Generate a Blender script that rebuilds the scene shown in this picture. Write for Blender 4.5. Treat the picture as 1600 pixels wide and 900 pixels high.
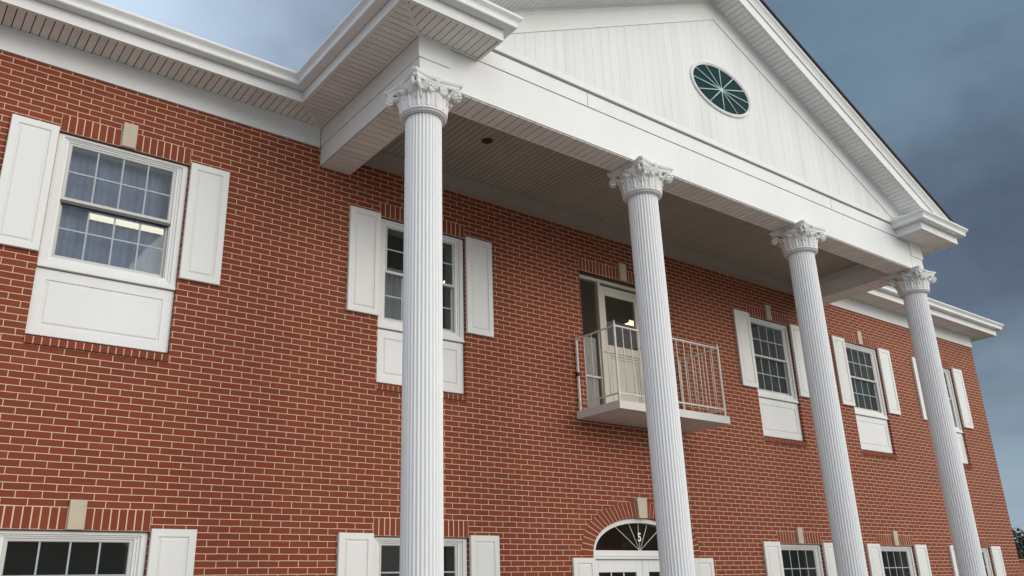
import bpy, math, random
from mathutils import Vector, Matrix

for _o in list(bpy.data.objects):
    bpy.data.objects.remove(_o)
S = bpy.context.scene
COL = S.collection
R = math.radians
random.seed(7)

# ------------------------------------------------------------------ camera
cam_d = bpy.data.cameras.new('camera')
cam_d.lens = 29.905
cam_d.sensor_width = 36
cam_d.clip_start = 0.05
cam_d.clip_end = 5000
cam = bpy.data.objects.new('camera', cam_d)
COL.objects.link(cam)
rx = Vector((0.78993, -0.61234, -0.03242))
uy = Vector((-0.18687, -0.29075, 0.93837))
fz = Vector((0.58403, 0.73519, 0.34410))
mw = Matrix.Identity(4)
for i in range(3):
    mw[i][0] = rx[i]; mw[i][1] = uy[i]; mw[i][2] = -fz[i]
mw.translation = Vector((-6.3305, -8.1955, 1.5024))
cam.matrix_world = mw
S.camera = cam

# ------------------------------------------------------------------ view
S.view_settings.view_transform = 'Standard'
S.view_settings.look = 'None'
S.view_settings.exposure = 0.0
S.view_settings.gamma = 1.0
S.view_settings.use_curve_mapping = False

# ------------------------------------------------------------------ world: sky and storm clouds
SUN_EL, SUN_AZ = R(13), R(155)          # azimuth measured from +y towards +x: in front of the house, to the right
W = bpy.data.worlds.new('World'); S.world = W
W.use_nodes = True
nt = W.node_tree; nt.nodes.clear()
def wn(t, **kw):
    n = nt.nodes.new(t)
    for k, v in kw.items(): setattr(n, k, v)
    return n
def wl(a, b): nt.links.new(a, b)
out = wn('ShaderNodeOutputWorld'); bg = wn('ShaderNodeBackground'); bg.inputs['Strength'].default_value = 0.1
wl(bg.outputs[0], out.inputs[0])
sky = wn('ShaderNodeTexSky', sky_type='NISHITA'); sky.sun_disc = False
sky.sun_elevation = SUN_EL; sky.sun_rotation = SUN_AZ
tc = wn('ShaderNodeTexCoord')
def wdot(vec, lo, hi, src):
    d = wn('ShaderNodeVectorMath', operation='DOT_PRODUCT'); d.inputs[1].default_value = Vector(vec).normalized()
    wl(src, d.inputs[0])
    m = wn('ShaderNodeMapRange', interpolation_type='SMOOTHSTEP'); m.inputs['From Min'].default_value = lo; m.inputs['From Max'].default_value = hi
    wl(d.outputs['Value'], m.inputs['Value'])
    return m.outputs[0]
def wnoise(scale, detail, rough, stretch=(1, 1, 1), off=(0, 0, 0)):
    mp = wn('ShaderNodeMapping'); mp.inputs['Scale'].default_value = stretch; mp.inputs['Location'].default_value = off
    wl(tc.outputs['Generated'], mp.inputs[0])
    n = wn('ShaderNodeTexNoise'); n.inputs['Scale'].default_value = scale; n.inputs['Detail'].default_value = detail; n.inputs['Roughness'].default_value = rough
    wl(mp.outputs[0], n.inputs['Vector'])
    return n
def wmix(fac, a, b):
    m = wn('ShaderNodeMix', data_type='RGBA')
    for s, v in ((0, fac), (6, a), (7, b)):
        if hasattr(v, 'default_value') or hasattr(v, 'is_linked'): wl(v, m.inputs[s])
        elif s == 0: m.inputs[0].default_value = v
        else: m.inputs[s].default_value = (*v, 1)
    return m.outputs[2]
# direction bent a little by noise so that cloud edges are ragged
nz = wnoise(2.2, 5, 0.55, (1, 1, 1.6))
sub = wn('ShaderNodeVectorMath', operation='SUBTRACT'); sub.inputs[1].default_value = (0.5, 0.5, 0.5); wl(nz.outputs['Color'], sub.inputs[0])
scl = wn('ShaderNodeVectorMath', operation='SCALE'); scl.inputs['Scale'].default_value = 0.5; wl(sub.outputs[0], scl.inputs[0])
add = wn('ShaderNodeVectorMath', operation='ADD'); wl(tc.outputs['Generated'], add.inputs[0]); wl(scl.outputs[0], add.inputs[1])
bent = wn('ShaderNodeVectorMath', operation='NORMALIZE'); wl(add.outputs[0], bent.inputs[0])
K = 10.0    # undoes the background strength of 0.1
def kc(r, g, b): return (r * K, g * K, b * K)
light = wmix(wdot((0.45, -1.0, 0.0), -0.15, 0.9, bent.outputs[0]), kc(0.66, 0.81, 1.0), kc(2.15, 2.10, 2.02))
light = wmix(wdot((0.0, 0.0, 1.0), 0.60, 0.98, bent.outputs[0]), light, kc(0.70, 0.77, 0.85))
slate = wmix(wdot((0.72, 0.40, 0.57), 0.90, 0.99, bent.outputs[0]), kc(0.150, 0.200, 0.290), kc(0.150, 0.240, 0.325))
slate = wmix(wdot((0.925, 0.30, 0.305), 0.968, 0.996, bent.outputs[0]), slate, kc(0.062, 0.088, 0.135))
mott = wnoise(3.4, 6, 0.6, (1, 1, 1.8), (3.1, 0, 0))
mr = wn('ShaderNodeMapRange'); mr.inputs['From Min'].default_value = 0.3; mr.inputs['From Max'].default_value = 0.7; mr.inputs['To Min'].default_value = 0.0; mr.inputs['To Max'].default_value = 0.34
wl(mott.outputs['Fac'], mr.inputs['Value'])
slate = wmix(mr.outputs[0], slate, kc(0.26, 0.33, 0.43))
mot2 = wnoise(5.5, 7, 0.62, (1, 1, 2.2), (0.4, 2.0, 0.7))
m2 = wn('ShaderNodeMapRange'); m2.inputs['From Min'].default_value = 0.45; m2.inputs['From Max'].default_value = 0.75; m2.inputs['To Max'].default_value = 0.36
wl(mot2.outputs['Fac'], m2.inputs['Value'])
slate = wmix(m2.outputs[0], slate, kc(0.105, 0.135, 0.195))
cloud = wmix(wdot((0.86, 0.42, 0.42), 0.62, 0.90, bent.outputs[0]), light, slate)
low = wn('ShaderNodeSeparateXYZ'); wl(bent.outputs[0], low.inputs[0])
lm = wn('ShaderNodeMapRange', interpolation_type='SMOOTHSTEP'); lm.inputs['From Min'].default_value = 0.30; lm.inputs['From Max'].default_value = 0.06
wl(low.outputs['Z'], lm.inputs['Value'])
cloud = wmix(lm.outputs[0], cloud, kc(0.33, 0.43, 0.52))
wl(wmix(0.93, sky.outputs[0], cloud), bg.inputs['Color'])

# ------------------------------------------------------------------ sun, veiled by cloud
sl = bpy.data.lights.new('sun', 'SUN'); sl.energy = 0.85; sl.angle = R(28); sl.color = (1.0, 0.95, 0.88)
sun = bpy.data.objects.new('sun', sl); COL.objects.link(sun)
sd = Vector((math.sin(SUN_AZ) * math.cos(SUN_EL), math.cos(SUN_AZ) * math.cos(SUN_EL), math.sin(SUN_EL)))
sun.rotation_euler = sd.to_track_quat('Z', 'Y').to_euler()
sun.location = (6, -14, 20)

# ------------------------------------------------------------------ materials
class NT:
    def __init__(self, name):
        self.m = bpy.data.materials.new(name); self.m.use_nodes = True
        self.t = self.m.node_tree; self.b = self.t.nodes['Principled BSDF']
        self.out = self.t.nodes['Material Output']
    def n(self, t, **kw):
        n = self.t.nodes.new(t)
        for k, v in kw.items(): setattr(n, k, v)
        return n
    def l(self, a, b): self.t.links.new(a, b)
    def noise(self, scale, detail=4, rough=0.55, stretch=(1, 1, 1), coord='Object'):
        c = self.n('ShaderNodeTexCoord'); mp = self.n('ShaderNodeMapping'); mp.inputs['Scale'].default_value = stretch
        self.l(c.outputs[coord], mp.inputs[0])
        n = self.n('ShaderNodeTexNoise'); n.inputs['Scale'].default_value = scale; n.inputs['Detail'].default_value = detail; n.inputs['Roughness'].default_value = rough
        self.l(mp.outputs[0], n.inputs['Vector'])
        return n.outputs['Fac']
    def rng(self, v, a, b, c, d):
        m = self.n('ShaderNodeMapRange'); 
        for i, x in zip(('From Min', 'From Max', 'To Min', 'To Max'), (a, b, c, d)): m.inputs[i].default_value = x
        self.l(v, m.inputs['Value']); return m.outputs[0]
    def mix(self, fac, a, b, mode='MIX'):
        m = self.n('ShaderNodeMix', data_type='RGBA', blend_type=mode)
        for s, v in ((0, fac), (6, a), (7, b)):
            if isinstance(v, (int, float)): m.inputs[s].default_value = v
            elif isinstance(v, tuple): m.inputs[s].default_value = (*v, 1)
            else: self.l(v, m.inputs[s])
        return m.outputs[2]
    def bump(self, h, strength, dist):
        b = self.n('ShaderNodeBump'); b.inputs['Strength'].default_value = strength; b.inputs['Distance'].default_value = dist
        self.l(h, b.inputs['Height']); self.l(b.outputs[0], self.b.inputs['Normal'])
    def col(self, c):
        if isinstance(c, tuple): self.b.inputs['Base Color'].default_value = (*c, 1)
        else: self.l(c, self.b.inputs['Base Color'])
    def rough(self, r): self.b.inputs['Roughness'].default_value = r

def paint(name, base, dirt, amount=0.35, rough=0.5, island=0.06, streak=(1, 1, 0.25)):
    """Exterior paint or vinyl: faint weathering blotches, a little tint from piece to piece."""
    k = NT(name)
    f = k.rng(k.noise(1.7, 6, 0.62, streak), 0.42, 0.78, 0, amount)
    c = k.mix(f, base, dirt)
    f2 = k.rng(k.noise(23, 3, 0.5), 0.5, 0.8, 0, amount * 0.4)
    c = k.mix(f2, c, dirt)
    if island:
        g = k.n('ShaderNodeNewGeometry')
        v = k.rng(g.outputs['Random Per Island'], 0, 1, 1 - island, 1.0)
        hs = k.n('ShaderNodeHueSaturation'); k.l(v, hs.inputs['Value']); k.l(c, hs.inputs['Color']); c = hs.outputs[0]
    k.col(c); k.rough(rough)
    k.bump(k.noise(55, 2, 0.5), 0.05, 0.003)
    return k.m

M = {}
M['white'] = paint('white_paint', (0.79, 0.79, 0.775), (0.60, 0.59, 0.55), 0.30, 0.45, 0.03)
M['siding'] = paint('white_siding', (0.77, 0.775, 0.77), (0.60, 0.595, 0.575), 0.6, 0.55, 0.012, (3.0, 1, 0.15))
M['shutter'] = paint('shutter_vinyl', (0.76, 0.755, 0.73), (0.62, 0.60, 0.55), 0.25, 0.42, 0.0)
M['soffit'] = paint('soffit_vinyl', (0.80, 0.765, 0.715), (0.56, 0.51, 0.45), 0.35, 0.5, 0.10)
M['gable_soffit'] = paint('gable_soffit_vinyl', (0.80, 0.81, 0.79), (0.62, 0.63, 0.59), 0.3, 0.5, 0.07)
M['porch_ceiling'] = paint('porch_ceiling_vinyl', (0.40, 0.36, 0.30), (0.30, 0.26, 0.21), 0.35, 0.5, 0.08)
M['gap'] = paint('dark_gap', (0.035, 0.028, 0.022), (0.02, 0.018, 0.015), 0.3, 0.9, 0)
M['siding_gap'] = paint('siding_joint', (0.30, 0.30, 0.29), (0.2, 0.2, 0.19), 0.3, 0.8, 0)
M['gutter'] = paint('gutter_enamel', (0.78, 0.785, 0.78), (0.55, 0.54, 0.50), 0.4, 0.35, 0.0, (1, 1, 0.6))
M['column'] = paint('column_paint', (0.80, 0.80, 0.80), (0.66, 0.66, 0.64), 0.25, 0.42, 0)
M['capital'] = paint('capital_plaster', (0.79, 0.785, 0.765), (0.62, 0.58, 0.50), 0.45, 0.6, 0, (1, 1, 1))
M['stone'] = paint('limestone', (0.57, 0.49, 0.375), (0.36, 0.31, 0.24), 0.5, 0.85, 0, (1, 1, 1))
M['door_tan'] = paint('tan_door_paint', (0.62, 0.575, 0.485), (0.50, 0.455, 0.37), 0.3, 0.45, 0)
M['rail'] = paint('railing_paint', (0.78, 0.76, 0.70), (0.36, 0.28, 0.20), 0.45, 0.5, 0, (6, 6, 2))
M['slab'] = paint('balcony_paint', (0.70, 0.68, 0.64), (0.52, 0.48, 0.42), 0.4, 0.7, 0)
M['sash'] = paint('sash_vinyl', (0.55, 0.545, 0.515), (0.52, 0.5, 0.46), 0.25, 0.4, 0)
M['muntin'] = paint('muntin_bar', (0.36, 0.41, 0.43), (0.3, 0.33, 0.35), 0.25, 0.4, 0)
M['dark_strip'] = paint('dark_strip_paint', (0.05, 0.048, 0.045), (0.03, 0.03, 0.03), 0.3, 0.4, 0)
M['mint'] = paint('oculus_muntin', (0.50, 0.68, 0.62), (0.4, 0.55, 0.5), 0.3, 0.5, 0)
M['steel'] = paint('red_lintel_steel', (0.085, 0.022, 0.016), (0.05, 0.02, 0.015), 0.4, 0.6, 0)
M['shingle'] = paint('roof_shingle', (0.05, 0.028, 0.022), (0.02, 0.016, 0.015), 0.6, 0.95, 0.5, (4, 4, 4))
M['roomwall'] = paint('room_plaster', (0.52, 0.48, 0.40), (0.42, 0.38, 0.31), 0.3, 0.9, 0)
M['darkroom'] = paint('unlit_room', (0.06, 0.055, 0.05), (0.03, 0.03, 0.028), 0.3, 0.9, 0)  # dark of the unlit rooms put into the wall colour
M['bark'] = paint('bark', (0.07, 0.05, 0.035), (0.03, 0.022, 0.016), 0.6, 0.95, 0, (8, 8, 1))
M['number'] = paint('white_vinyl_numeral', (0.82, 0.82, 0.80), (0.7, 0.7, 0.68), 0.2, 0.5, 0)
M['black'] = paint('flat_black', (0.012, 0.012, 0.012), (0.006, 0.006, 0.006), 0.3, 0.4, 0)
M['bounce_floor'] = paint('porch_floor_bounce', (0.105, 0.052, 0.034), (0.07, 0.04, 0.028), 0.6, 0.9, 0, (3, 3, 3))  # unseen floor, brown invented for warm bounce onto the porch ceiling
M['mulch'] = paint('bark_mulch', (0.075, 0.045, 0.03), (0.03, 0.02, 0.014), 0.9, 0.95, 0, (20, 20, 20))
M['concrete'] = paint('concrete', (0.40, 0.375, 0.34), (0.28, 0.26, 0.23), 0.6, 0.9, 0, (1, 1, 1))

BL, BH, BX0, BZ0 = 0.2028, 0.0624, -4.134, 3.7395     # brick length and course, a joint of the wall
def brick_colours(k, rnd):
    c = k.mix(rnd, (0.196, 0.034, 0.0135), (0.240, 0.040, 0.0155))
    c = k.mix(k.rng(rnd, 0.90, 1.0, 0, 0.35), c, (0.28, 0.068, 0.022))
    c = k.mix(k.rng(rnd, 0.10, 0.0, 0, 0.22), c, (0.13, 0.032, 0.016))
    f = k.rng(k.noise(60, 3, 0.6), 0.35, 0.75, 0, 0.45)
    c = k.mix(f, c, (0.150, 0.040, 0.016))
    f = k.rng(k.noise(0.6, 4, 0.6), 0.35, 0.75, 0, 0.26)
    return k.mix(f, c, (0.26, 0.055, 0.020))
def brick_wall():
    k = NT('red_brick_wall')
    c = k.n('ShaderNodeTexCoord'); sp = k.n('ShaderNodeSeparateXYZ'); k.l(c.outputs['Object'], sp.inputs[0])
    ad = k.n('ShaderNodeMath', operation='ADD'); k.l(sp.outputs['X'], ad.inputs[0]); k.l(sp.outputs['Y'], ad.inputs[1])
    cb = k.n('ShaderNodeCombineXYZ'); k.l(ad.outputs[0], cb.inputs[0]); k.l(sp.outputs['Z'], cb.inputs[1])
    mp = k.n('ShaderNodeMapping'); mp.inputs['Location'].default_value = (-BX0 + BL * 200, -BZ0 + BH * 200, 0); k.l(cb.outputs[0], mp.inputs[0])
    # a little waviness so that joints are not ruler-straight
    nz = k.n('ShaderNodeTexNoise'); nz.inputs['Scale'].default_value = 7; k.l(cb.outputs[0], nz.inputs['Vector'])
    sb = k.n('ShaderNodeVectorMath', operation='SUBTRACT'); sb.inputs[1].default_value = (0.5, 0.5, 0.5); k.l(nz.outputs['Color'], sb.inputs[0])
    sc = k.n('ShaderNodeVectorMath', operation='SCALE'); sc.inputs['Scale'].default_value = 0.006; k.l(sb.outputs[0], sc.inputs[0])
    av = k.n('ShaderNodeVectorMath', operation='ADD'); k.l(mp.outputs[0], av.inputs[0]); k.l(sc.outputs[0], av.inputs[1])
    br = k.n('ShaderNodeTexBrick'); br.offset = 0.5; br.offset_frequency = 2; br.squash = 1
    for i, v in (('Scale', 1), ('Mortar Size', 0.0040), ('Mortar Smooth', 0.2), ('Bias', 0), ('Brick Width', BL), ('Row Height', BH)): br.inputs[i].default_value = v
    br.inputs['Color1'].default_value = (0, 0, 0, 1); br.inputs['Color2'].default_value = (1, 1, 1, 1); br.inputs['Mortar'].default_value = (0.5, 0.5, 0.5, 1)
    k.l(av.outputs[0], br.inputs['Vector'])
    bc = brick_colours(k, br.outputs['Color'])
    mc = k.mix(k.rng(k.noise(9, 4, 0.6), 0.3, 0.7, 0, 1), (0.73, 0.545, 0.355), (0.62, 0.45, 0.285))
    # pale efflorescence here and there
    f = k.rng(k.noise(0.9, 7, 0.7, (1.0, 1, 0.5)), 0.68, 0.84, 0, 0.22)
    bc = k.mix(f, bc, (0.36, 0.25, 0.20))
    k.col(k.mix(br.outputs['Fac'], bc, mc)); k.rough(0.85)
    inv = k.n('ShaderNodeMath', operation='SUBTRACT'); inv.inputs[0].default_value = 1; k.l(br.outputs['Fac'], inv.inputs[1])
    hn = k.n('ShaderNodeMath', operation='MULTIPLY_ADD'); hn.inputs[1].default_value = 0.25; k.l(k.noise(120, 3, 0.6), hn.inputs[0]); k.l(inv.outputs[0], hn.inputs[2])
    k.bump(hn.outputs[0], 0.6, 0.005)
    return k.m
M['brick'] = brick_wall()
def brick_unit():
    k = NT('red_brick_unit')
    g = k.n('ShaderNodeNewGeometry')
    k.col(brick_colours(k, g.outputs['Random Per Island'])); k.rough(0.85); k.bump(k.noise(120, 3, 0.6), 0.3, 0.004)
    return k.m
M['unit'] = brick_unit()
M['mortar'] = paint('tan_mortar', (0.72, 0.53, 0.365), (0.60, 0.43, 0.29), 0.5, 0.9, 0, (4, 4, 4))

def glass(name, tint, refl=1.0, pane_tone=None):
    k = NT(name); t = k.t
    t.nodes.remove(k.b)
    tr = k.n('ShaderNodeBsdfTransparent'); tr.inputs[0].default_value = (*tint, 1)
    gl = k.n('ShaderNodeBsdfGlossy'); gl.inputs['Roughness'].default_value = 0.012; gl.inputs[0].default_value = (0.92, 0.97, 1.0, 1)
    fr = k.n('ShaderNodeFresnel'); fr.inputs['IOR'].default_value = 1.5
    b = k.n('ShaderNodeBump'); b.inputs['Strength'].default_value = 0.012; b.inputs['Distance'].default_value = 0.02
    k.l(k.noise(2.0, 1, 0.5), b.inputs['Height']); k.l(b.outputs[0], gl.inputs['Normal']); k.l(b.outputs[0], fr.inputs['Normal'])
    f = k.rng(fr.outputs[0], 0, 1, 0.0, refl)
    base = tr
    if pane_tone:        # dim room light and reflection put into the pane as flat colour
        df_ = k.n('ShaderNodeBsdfDiffuse'); df_.inputs[0].default_value = (*pane_tone, 1)
        base = k.n('ShaderNodeMixShader'); base.inputs[0].default_value = 0.35 if pane_tone[0] < 0.0749 else 0.22; k.l(tr.outputs[0], base.inputs[1]); k.l(df_.outputs[0], base.inputs[2])
    mx = k.n('ShaderNodeMixShader'); k.l(f, mx.inputs[0]); k.l(base.outputs[0], mx.inputs[1]); k.l(gl.outputs[0], mx.inputs[2]); k.l(mx.outputs[0], k.out.inputs[0])
    return k.m
M['glass'] = glass('window_glass', (0.84, 0.88, 0.90), 0.75)
M['dimglass'] = glass('dim_window_glass', (0.80, 0.82, 0.80), 0.13, (0.075, 0.085, 0.083))
M['darkglass'] = glass('dark_glass', (0.62, 0.61, 0.57), 0.12, (0.050, 0.053, 0.047))
M['fanglass'] = glass('fanlight_glass', (0.6, 0.55, 0.48), 0.20, (0.075, 0.046, 0.026))
M['doorglass'] = glass('door_glass', (0.96, 0.955, 0.94), 0.55, (0.16, 0.14, 0.115))
M['teal'] = paint('oculus_glass', (0.006, 0.032, 0.038), (0.012, 0.040, 0.045), 0.3, 0.12, 0)
M['teal'].node_tree.nodes['Principled BSDF'].inputs['Specular IOR Level'].default_value = 0.02
def cloth(name, colour, see):
    k = NT(name); t = k.t; t.nodes.remove(k.b)
    f = k.rng(k.noise(14, 3, 0.6, (1, 1, 0.25)), 0.3, 0.7, 0.8, 1.05)
    hs = k.n('ShaderNodeHueSaturation'); hs.inputs['Color'].default_value = (*colour, 1); k.l(f, hs.inputs['Value'])
    d = k.n('ShaderNodeBsdfDiffuse'); k.l(hs.outputs[0], d.inputs[0])
    tl = k.n('ShaderNodeBsdfTranslucent'); k.l(hs.outputs[0], tl.inputs[0])
    m1 = k.n('ShaderNodeMixShader'); m1.inputs[0].default_value = 0.4; k.l(d.outputs[0], m1.inputs[1]); k.l(tl.outputs[0], m1.inputs[2])
    tr = k.n('ShaderNodeBsdfTransparent')
    m2 = k.n('ShaderNodeMixShader'); m2.inputs[0].default_value = see; k.l(m1.outputs[0], m2.inputs[1]); k.l(tr.outputs[0], m2.inputs[2]); k.l(m2.outputs[0], k.out.inputs[0])
    return k.m
M['blue_sheer'] = cloth('blue_sheer', (0.56, 0.66, 0.92), 0.36)
M['grey_sheer'] = cloth('grey_sheer', (0.55, 0.61, 0.68), 0.15)
M['drab_sheer'] = cloth('drab_sheer', (0.20, 0.23, 0.23), 0.25)
M['white_sheer'] = cloth('white_sheer', (0.85, 0.85, 0.83), 0.0)
def emit(name, col, s):
    k = NT(name); k.b.inputs['Emission Color'].default_value = (*col, 1); k.b.inputs['Emission Strength'].default_value = s; k.col((0.8, 0.8, 0.8)); return k.m
M['tube'] = emit('lit_diffuser', (1.0, 0.90, 0.68), 2.8)
M['warmtube'] = emit('warm_diffuser', (1.0, 0.80, 0.42), 3.0)
M['bulb'] = emit('lit_bulb', (1.0, 0.85, 0.5), 5.0)
def leaf_mat():
    k = NT('dark_leaves'); g = k.n('ShaderNodeNewGeometry')
    k.col(k.mix(g.outputs['Random Per Island'], (0.012, 0.022, 0.010), (0.04, 0.058, 0.028))); k.rough(0.6); return k.m
M['leaf'] = leaf_mat()
def pale_ground():
    k = NT('pale_ground'); f = k.rng(k.noise(160, 4, 0.7), 0.3, 0.7, 0, 1)
    c = k.mix(f, (0.28, 0.265, 0.24), (0.38, 0.36, 0.33)); c = k.mix(k.rng(k.noise(0.4, 5, 0.6), 0.4, 0.7, 0, 0.5), c, (0.19, 0.18, 0.165))  # unseen ground in a concrete tone, lightened to bounce light under the eaves
    k.col(c); k.rough(0.9); k.bump(f, 0.4, 0.004); return k.m
M['pale_ground'] = pale_ground()
def grass_m():
    k = NT('lawn'); f = k.rng(k.noise(40, 5, 0.7), 0.3, 0.7, 0, 1); c = k.mix(f, (0.05, 0.09, 0.025), (0.10, 0.13, 0.045)); k.col(c); k.rough(0.95); return k.m
M['lawn'] = grass_m()

# ------------------------------------------------------------------ mesh helpers
class MB:
    """Collects polygons with a material slot per face."""
    def __init__(self): self.v = []; self.f = []; self.mi = []; self.sm = []
    def poly(self, pts, mi=0, smooth=False):
        b = len(self.v); self.v += [tuple(p) for p in pts]; self.f.append(tuple(range(b, b + len(pts)))); self.mi.append(mi); self.sm.append(smooth)
    def box(self, x0, x1, y0, y1, z0, z1, mi=0):
        b = len(self.v)
        self.v += [(x, y, z) for z in (z0, z1) for y in (y0, y1) for x in (x0, x1)]
        for q in ((0, 2, 3, 1), (4, 5, 7, 6), (0, 1, 5, 4), (2, 6, 7, 3), (0, 4, 6, 2), (1, 3, 7, 5)):
            self.f.append(tuple(b + i for i in q)); self.mi.append(mi); self.sm.append(False)
    def bbox(self, x0, x1, y0, y1, z0, z1, bev=0.004, mi=0):
        """box with its four front (-y) edges eased"""
        b = len(self.v); e = bev
        rings = [[(x0, y1, z0), (x1, y1, z0), (x1, y1, z1), (x0, y1, z1)], [(x0, y0 + e, z0), (x1, y0 + e, z0), (x1, y0 + e, z1), (x0, y0 + e, z1)],
                 [(x0 + e, y0, z0 + e), (x1 - e, y0, z0 + e), (x1 - e, y0, z1 - e), (x0 + e, y0, z1 - e)]]
        self.loft(rings, mi, cap0=True, cap1=True)
    def loft(self, rings, mi=0, closed=True, cap0=False, cap1=False, smooth=False):
        b = len(self.v); n = len(rings[0])
        for r in rings: self.v += [tuple(p) for p in r]
        for i in range(len(rings) - 1):
            for j in range(n if closed else n - 1):
                k = (j + 1) % n
                self.f.append((b + i * n + j, b + i * n + k, b + (i + 1) * n + k, b + (i + 1) * n + j)); self.mi.append(mi); self.sm.append(smooth)
        if cap0: self.f.append(tuple(b + j for j in reversed(range(n)))); self.mi.append(mi); self.sm.append(False)
        if cap1: self.f.append(tuple(b + (len(rings) - 1) * n + j for j in range(n))); self.mi.append(mi); self.sm.append(False)
    def lathe(self, prof, n=48, cx=0, cy=0, mi=0, smooth=True, cap0=False, cap1=False):
        self.loft([[(cx + r * math.cos(2 * math.pi * j / n), cy + r * math.sin(2 * math.pi * j / n), z) for j in range(n)] for r, z in prof], mi, True, cap0, cap1, smooth)
    def tube(self, pts, rad, n=8, mi=0, smooth=True, flat=None):
        pts = [Vector(p) for p in pts]; rings = []
        for i, p in enumerate(pts):
            t = (pts[min(i + 1, len(pts) - 1)] - pts[max(i - 1, 0)]).normalized()
            a = Vector((0, 0, 1)) if abs(t.z) < 0.9 else Vector((1, 0, 0))
            if flat is not None: a = Vector(flat)
            u = t.cross(a).normalized(); w = t.cross(u).normalized()
            r = rad[i] if isinstance(rad, (list, tuple)) else rad
            ru, rw = r if isinstance(r, tuple) else (r, r)
            rings.append([p + u * (ru * math.cos(2 * math.pi * j / n)) + w * (rw * math.sin(2 * math.pi * j / n)) for j in range(n)])
        self.loft(rings, mi, True, True, True, smooth)
    def merge(self, o, mat=None, mi=None):
        b = len(self.v); self.v += [tuple(mat @ Vector(p)) if mat else p for p in o.v]
        self.f += [tuple(b + i for i in f) for f in o.f]; self.mi += o.mi if mi is None else [mi] * len(o.mi); self.sm += o.sm
    def build(self, name, mats, parent=None, label=None, fix=True):
        me = bpy.data.meshes.new(name); me.from_pydata(self.v, [], self.f)
        if isinstance(mats, str): mats = [mats]
        for m in mats: me.materials.append(M[m])
        me.polygons.foreach_set('material_index', self.mi); me.polygons.foreach_set('use_smooth', self.sm)
        me.update()
        if fix:
            import bmesh
            bm = bmesh.new(); bm.from_mesh(me); bmesh.ops.recalc_face_normals(bm, faces=bm.faces); bm.to_mesh(me); bm.free()
        o = bpy.data.objects.new(name, me); COL.objects.link(o)
        if parent is not None: o.parent = parent
        if label: o['label'] = label
        return o
def empty(name, loc=(0, 0, 0), parent=None):
    o = bpy.data.objects.new(name, None); o.location = loc; COL.objects.link(o)
    if parent is not None: o.parent = parent
    return o
def tag(o, label, cat, group=None):
    o['label'] = label; o['category'] = cat
    if group: o['group'] = group
    return o
def clip(poly, axis, lo, hi):
    for s, v in ((1, lo), (-1, hi)):
        o = []
        for i in range(len(poly)):
            a, b = poly[i], poly[(i + 1) % len(poly)]
            da, db = s * (a[axis] - v), s * (b[axis] - v)
            if da >= 0: o.append(a)
            if (da > 0 > db) or (da < 0 < db):
                t = da / (da - db); o.append(tuple(a[k] + (b[k] - a[k]) * t for k in range(2)))
        poly = o
        if len(poly) < 3: return []
    return poly
def planks(mb, poly, axis, pitch, gap, frame, thick, mi=0, start=0.0):
    """Boards that fill a flat polygon: strips across `axis`, with open joints.  frame(u, v, d) -> point, d = depth behind the face."""
    lo = min(p[axis] for p in poly); hi = max(p[axis] for p in poly)
    a = lo - pitch + (start % pitch)
    while a < hi:
        q = clip(poly, axis, a + gap / 2, a + pitch - gap / 2)
        if len(q) >= 3:
            f = [frame(u, v, 0) for u, v in q]; bk = [frame(u, v, thick) for u, v in q]
            b = len(mb.v); n = len(q); mb.v += [tuple(p) for p in f] + [tuple(p) for p in bk]
            mb.f.append(tuple(range(b, b + n))); mb.mi.append(mi); mb.sm.append(False)
            for j in range(n):
                k = (j + 1) % n; mb.f.append((b + j, b + n + j, b + n + k, b + k)); mb.mi.append(mi); mb.sm.append(False)
        a += pitch
def sweep(mb, path, prof, mi=0, caps=True):
    """Profile [(d, z)] (d = distance to the right of the path) carried along a flat path with mitred corners."""
    P = [Vector(p) for p in path]; rings = []
    for i, p in enumerate(P):
        ns = []
        if i > 0: t = (P[i] - P[i - 1]).normalized(); ns.append(Vector((t.y, -t.x)))
        if i < len(P) - 1: t = (P[i + 1] - P[i]).normalized(); ns.append(Vector((t.y, -t.x)))
        n = ns[0] if len(ns) == 1 else (ns[0] + ns[1]) / (1 + ns[0].dot(ns[1]))
        rings.append([(p.x + n.x * d, p.y + n.y * d, z) for d, z in prof])
    mb.loft(rings, mi, True, caps, caps)
def board(mb, x0, x1, z0, z1, yf, yb, margin, mi=0):
    """Flat board with one raised-panel groove (shutters, aprons, door panels)."""
    def ring(i, y): return [(x0 + i, y, z0 + i), (x1 - i, y, z0 + i), (x1 - i, y, z1 - i), (x0 + i, y, z1 - i)]
    m = margin
    mb.loft([ring(0, yb), ring(0, yf + 0.004), ring(0.004, yf), ring(m, yf), ring(m + 0.005, yf + 0.011), ring(m + 0.012, yf + 0.011), ring(m + 0.03, yf + 0.002)], mi, True, True, True)

# ------------------------------------------------------------------ setting
g = MB(); g.poly([(-400, -400, 0), (400, -400, 0), (400, 400, 0), (-400, 400, 0)])
o = g.build('ground', 'pale_ground'); o['kind'] = 'structure'
g = MB(); g.box(-3.1, 7.6, -2.7, -0.001, -0.1, 0.12)
o = g.build('pavement', 'bounce_floor'); o['kind'] = 'structure'
g = MB(); g.box(-14, -3.104, -1.5, -0.001, -0.1, 0.03); g.box(7.604, 14, -1.5, -0.001, -0.1, 0.03)
o = g.build('soil', 'mulch'); o['kind'] = 'structure'
g = MB(); g.poly([(16.2, -40, 0.004), (200, -40, 0.004), (200, 120, 0.004), (16.2, 120, 0.004)])
o = g.build('lawn', 'lawn'); o['kind'] = 'structure'

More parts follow.
